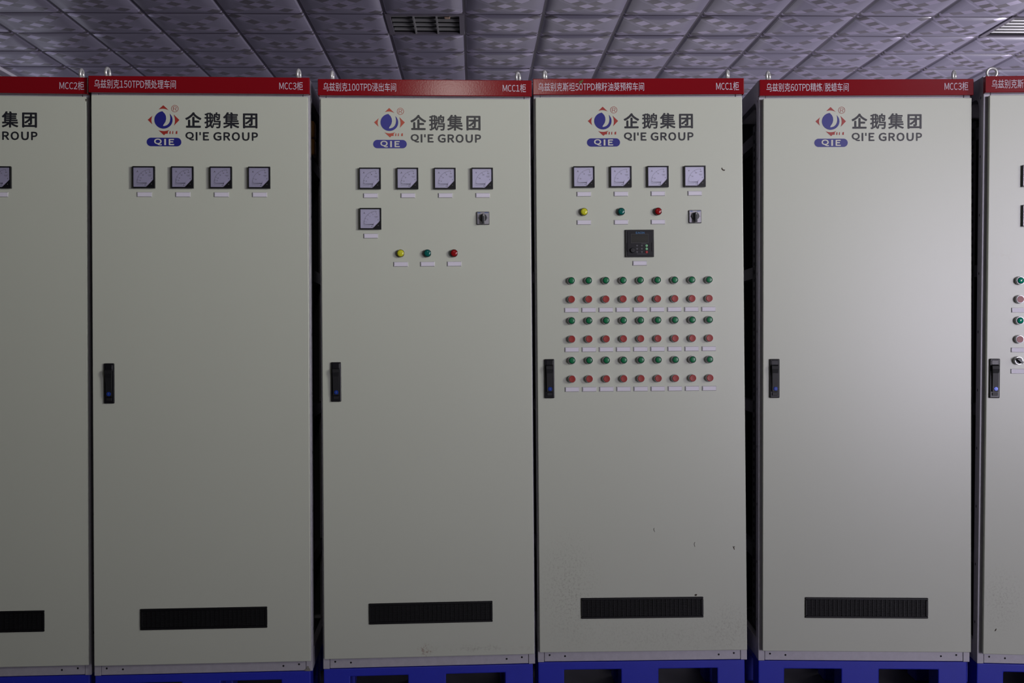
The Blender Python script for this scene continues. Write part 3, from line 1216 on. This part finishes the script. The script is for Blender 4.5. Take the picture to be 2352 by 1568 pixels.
T_ = '乌兹别克'
C1 = make_cabinet(1, 'grey control cabinet cut off by the left edge of the photo', M_DOOR, .005, .004,
                  eyes=((.05, 80), (.760, 89)), header_text=(('MCC2柜', .7433, 2.1684, .0904, .031),), logo=(.2159, 1.9778), handle=(.05, 1.072), vent=(.408, .2095))
C2 = make_cabinet(2, 'grey control cabinet with a single row of four meters and no lamps', M_DOOR, .006, .004,
                  eyes=((.049, 81), (.7515, 80)), header_text=((T_ + '150TPD预处理车间', .1660, 2.1700, .2968, .0325), ('MCC3柜', .7307, 2.1681, .0888, .031)),
                  logo=(.2053, 1.9752), handle=(.0672, 1.0755), vent=(.4037, .2098))
C3 = make_cabinet(3, 'grey control cabinet with five meters, three lamps and a scuff at its foot', M_DOOR_SCUFF, .006, .004,
                  eyes=((.0455, 85), (.7500, 65)), header_text=((T_ + '100TPD浸出车间', .1528, 2.1700, .2735, .0324), ('MCC1柜', .7305, 2.1697, .0904, .0315)),
                  logo=(.2007, 1.9740), handle=(.0576, 1.0715), vent=(.403, .2073), faded=1)
C4 = make_cabinet(4, 'grey control cabinet covered with six rows of green and red push buttons', M_DOOR_DUSTY, .006, .004,
                  eyes=((.0455, 73), (.7475, 70)), header_text=((T_ + '斯坦50TPD棉籽油葵预榨车间', .2171, 2.1684, .4030, .0323), ('MCC1柜', .7325, 2.1690, .0890, .0325)),
                  logo=(.1994, 1.9746), handle=(.0509, 1.0702), vent=(.3935, .2068))
C5 = make_cabinet(5, 'grey control cabinet with a plain door bearing only logo, handle and bottom grille', M_DOOR, .012, .003,
                  eyes=((.043, 62), (.7500, 57)), header_text=((T_ + '60TPD精炼/脱蜡车间', .1776, 2.1700, .3117, .0325), ('MCC3柜', .7343, 2.1720, .0911, .0325)),
                  logo=(.2042, 1.9769), handle=(.0547, 1.0722), vent=(.401, .2083))
C6 = make_cabinet(6, 'rightmost grey control cabinet, cut by the right edge, with metal-rimmed buttons', M_DOOR_SPOT, .014, .004,
                  eyes=((.0425, -4), (.750, 30)), header_text=((T_ + '斯坦50TPD棉籽油葵预榨车间', .2200, 2.1703, .4030, .0328),),
                  logo=(.2020, 1.9760), handle=(.0424, 1.0776), vent=(.398, .2080))

MX = (.1875, .3270, .4665, .6060)
YD = DY
# cabinet by cabinet: meters, plates, lamps
make_meter('A', ('25', '50', '75', '100'), 5, C1, (.4881, YD, 1.8305))
make_nameplate(C1, (.4873, YD, 1.7685))
for x, nums in zip((.1963, .3355, .4748, .6138), (('20', '40', '60', '80', '100'), ('20', '40', '60', '80', '100'), ('10', '20', '30', '40', '50'), ('50', '100', '150'))):
    make_meter('A', nums, 5, C2, (x, YD, 1.8288))
    make_nameplate(C2, (x, YD, 1.7667))
for x in (.1885, .3280, .4675):
    make_meter('A', ('10', '20', '30', '40'), 5, C3, (x, YD, 1.8284))
make_meter('V', ('150', '300', '450'), 5, C3, (.6072, YD, 1.8290))
make_meter('A', ('1', '2', '3', '4', '5'), 5, C3, (.1892, YD, 1.6779))
for x, z in ((.1896, 1.7651), (.3288, 1.7655), (.4685, 1.7659), (.6085, 1.7664), (.1897, 1.6146), (.3002, 1.5086), (.3998, 1.5088), (.4998, 1.5092)):
    make_nameplate(C3, (x, YD, z))
for x, c in ((.2999, 'yellow'), (.3999, 'green'), (.4992, 'red')):
    make_lamp(c, C3, (x, YD, 1.5487))
make_rotary(C3, (.6090, YD, 1.6803))
for x in (.1863, .3258, .4656):
    make_meter('A', ('20', '40', '60'), 5, C4, (x, YD, 1.8277))
make_meter('V', ('150', '300', '450'), 5, C4, (.6054, YD, 1.8280))
for x, z in ((.1861, 1.7640), (.3262, 1.7642), (.4660, 1.7647), (.6058, 1.7650), (.1856, 1.6573), (.3258, 1.6575), (.4656, 1.6577), (.3950, 1.5024)):
    make_nameplate(C4, (x, YD, z))
for x, c in ((.1853, 'yellow'), (.3257, 'green'), (.4647, 'red')):
    make_lamp(c, C4, (x, YD, 1.6965))
make_rotary(C4, (.6055, YD, 1.6768))
for i in range(9):
    for r, (z, c) in enumerate(((1.4376, 'green'), (1.3673, 'red'), (1.2872, 'green'), (1.2180, 'red'), (1.1379, 'green'), (1.0683, 'red'))):
        make_button(c, C4, (.1354 + i * .06482, YD, z))
    for z in (1.3274, 1.1784, 1.0288):
        make_nameplate(C4, (.1360 + i * .0647, YD, z))
make_meter('A', ('20', '40', '60'), 5, C6, (.1738, YD, 1.8293))
make_meter('A', ('20', '40', '60'), 5, C6, (.1756, YD, 1.6821))
for z, c in ((1.4417, 'green'), (1.3723, 'red'), (1.2933, 'green'), (1.2239, 'red')):
    make_button(c, C6, (.1285, YD, z), True)
make_selector(C6, (.1260, YD, 1.1447))
for z in (1.3321, 1.1839, 1.1045):
    make_nameplate(C6, (.1289, YD, z))


def make_keypad(parent, loc):
    mb = MB()
    mb.rbox(-.0538, .0538, -.008, 0, -.0515, .0515, .0012, 0, 1)
    mb.rbox(-.0475, .0485, -.0095, -.007, -.0470, .0465, .0010, 1, 1)
    for s in (-1, 1):
        mb.rbox(s * .0462 - .0022, s * .0462 + .0022, -.0112, -.008, -.0310, .0020, .0010, 1, 1)
    o = obj('control_keypad', mb, [M_BLACKPL2, M_BLACKPL], parent, loc)
    mb = MB()
    y = -.0098
    for (x0, x1, z0, z1) in ((-.033, .033, .0345, .0353), (-.033, .033, .0012, .0020), (-.033, -.0322, .0012, .0353), (.0322, .033, .0012, .0353)):
        mb.box(x0, x1, y - .0006, y + .0004, z0, z1, 1)
    mb.box(-.0322, .0322, y - .0002, y + .0004, .0020, .0345, 0)
    for i in range(5):
        x = -.0235 + i * .0118
        for (x0, x1, z0, z1) in ((-.003, .003, .025, .0262), (-.003, .003, .0178, .019), (-.003, .003, .0108, .012), (-.0042, -.003, .0115, .0255), (.003, .0042, .0115, .0255)):
            mb.poly([(x + x0, z0), (x + x1, z0), (x + x1, z1), (x + x0, z1)], y - .0004, 2)
    obj('display', mb, [M_SCREEN, M_GREY, M_SEGMENT], o)
    mb = MB()
    for i, (ch, a, b) in enumerate((('E', -.0142, -.0082), ('A', -.0076, -.0005), ('C', .0001, .0058), ('O', .0056, .0116), ('N', .0122, .0180))):
        put_glyph(mb, glyph(ch, .008), a, b, .0360, .0432, y - .0003, 0)
    obj('lettering', mb, M_EACON, o, None, 'light blue lettering')
    mb = MB()
    mb.lathe([(.0098, -.0090), (.0095, -.0170), (.0080, -.0185), (.0005, -.0187)], 0, 28, False, None, -.0268, -.0265)
    obj('dial_knob', mb, M_BLACKPL2, o)
    for (z, m, n) in ((-.0094, M_KEYGREEN, 'pale green key'), (-.0213, M_KEYGREEN, 'pale green key'), (-.0334, M_KEYRED, 'red key')):
        mb = MB()
        mb.lathe([(.0050, -.009), (.0049, -.0112), (.0040, -.0120), (.0005, -.0121)], 0, 20, False, None, .0256, z)
        obj('key', mb, m, o, None, n)
    mb = MB()
    for x in (-.0100, .0080):
        for z in (-.0094, -.0213, -.0334):
            mb.line(x - .0030, z + .0016, x + .0030, z + .0016, .0018, y - .0003, 0)
            mb.line(x - .0018, z - .0022, x + .0022, z - .0022, .0010, y - .0003, 0)
    mb.line(-.011, -.0405, .027, -.0405, .0006, y - .0003, 0)
    mb.line(.006, -.0020, .026, -.0020, .0006, y - .0003, 0)
    obj('key_print', mb, M_KEYINK, o)


make_keypad(C4, (.3946, YD, 1.5768))


def speck(parent, x, z, pts, m, y=DY):
    mb = MB()
    for poly in pts:
        mb.prism([(p[0] * .001, p[1] * .001) for p in poly], -.0012, 0)
    obj('dirt_speck', mb, m, parent, (x, y, z))


# marks that stick to the fronts
speck(C4, .7125, 1.8567, [[(-5, 3), (-3, -3), (3, -7), (8, -6), (9, -2), (4, -3), (-1, 1), (-2, 6)]], M_SPECK)
speck(C4, .4418, .4971, [[(-2, 8), (-3, 2), (1, -7), (2, -6), (-1, 2), (0, 8)]], M_SPECKG)
speck(C4, .5925, .4415, [[(1, 9), (-2, 2), (1, -9), (3, -8), (0, 2), (3, 8)]], M_SPECKG)
speck(C4, .7406, .4284, [[(-4, 6), (-1, 0), (2, -8), (4, -7), (2, 0), (5, 5), (0, 3)]], M_SPECK)
speck(C4, .5960, .2520, [[(-5, 1), (-2, -4), (3, -3), (5, 2), (1, 4), (-2, 2)]], M_SPECK)
speck(C4, .1797, 2.1882, [[(-9, -6), (-3, -8), (4, -2), (8, 6), (5, 8), (-2, 3), (-8, 1)]], M_SPECKO, HY)
speck(C2, .7780, .0060, [[(-14, -4), (-2, -6), (9, -6), (8, 2), (5, 5), (3, 12), (-3, 13), (-5, 3), (-12, 0)]], M_SPECKG, .0005)
speck(C6, .058, .135, [[(-3, -5), (1, -4), (4, 3), (3, 5), (-1, 1)]], M_SPECK)
speck(C1, .7930, 2.118, [[(-2, 4), (-1, -4), (2, -5), (2, 3)]], M_SPECK)

# fittings seen through the open sides
mb = MB()
W2_ = POSE[2][2]
mb.rbox(W2_ - .060, W2_ - .0005, .168, .250, 2.012, 2.078, .008, 0, 3)
mb.rbox(W2_ - .060, W2_ - .0005, .168, .250, 1.945, 2.010, .008, 0, 3)
obj('orange_insulator', mb, M_ORANGE, C2, None, 'orange insulator block')
mb = MB()
mb.rbox(W2_ - .0005, W2_ + .0008, .004, .030, 1.455, 1.515, .0003, 0, 1)
obj('tape_remnant', mb, M_TAPE, C2)
mb = MB()
mb.rbox(.022, .046, .190, .215, 1.875, 1.890, .003, 0, 2)
obj('terminal_clip', mb, M_YGREEN, C5, None, 'yellow-green terminal clip')

# ------------------------------------------------------------------ the pallets
PAL_LABEL = {
    1: 'blue plastic pallet under the leftmost cabinet',
    2: 'blue plastic pallet under the cabinet with one row of four meters',
    3: 'blue plastic pallet under the cabinet with five meters',
    4: 'blue plastic pallet under the cabinet with rows of push buttons',
    5: 'blue plastic pallet under the plain-door cabinet',
    6: 'blue plastic pallet under the rightmost cabinet',
}


def make_pallet(k):
    W = POSE[k][2]
    (x, y, z), (rx, ry, rz), w = POSE[k]
    root = bpy.data.objects.new('pallet', None)
    COL.objects.link(root)
    root.matrix_world = pose_matrix(k)      # the deck lies under the cabinet's base; the feet reach down to the floor
    root['label'] = PAL_LABEL[k]
    root['category'] = 'pallet'
    root['group'] = 'blue pallets under the cabinets'
    x0, x1 = .001, W - .008
    y0, y1 = .004, .64
    op = ((.0993, .3151), (.4570, .6801))
    T0, TD, B0 = -.0012, -.0315, -.150

    def finish(name, mb, bev, seg=2):
        me = mb.mesh(name, [M_PALLET])
        bm = bmesh.new()
        bm.from_mesh(me)
        bmesh.ops.bevel(bm, geom=bm.edges[:], offset=bev, segments=seg, profile=.5, affect='EDGES', clamp_overlap=True)
        for v in bm.verts:
            if v.co.z < -.10:               # stand on the floor
                v.co.z += .150 - (z - v.co.x * ry + v.co.y * rx) + .0008
        bm.to_mesh(me)
        bm.free()
        link(name, me, root)
    # front and rear faces: one moulded wall each, with two fork openings
    for (a, b) in ((y0, y0 + .11), (y1 - .11, y1)):
        mb = MB()
        (p, q), (r_, t_) = op
        mb.prism([(x0, B0), (p, B0), (p, TD), (q, TD), (q, B0), (r_, B0), (r_, TD), (t_, TD), (t_, B0), (x1, B0), (x1, T0), (x0, T0)], a, b)
        finish('fork_wall', mb, .0035)
    mb = MB()
    mb.box(x0, x1, y0 + .112, y1 - .112, -.024, T0)
    finish('deck', mb, .002)
    for (b0, b1) in ((x0, op[0][0]), (op[0][1], op[1][0]), (op[1][1], x1)):
        mb = MB()
        mb.box(b0, b1, .27, .38, B0, -.0245)
        finish('block', mb, .006)


for k in PAL_LABEL:
    make_pallet(k)
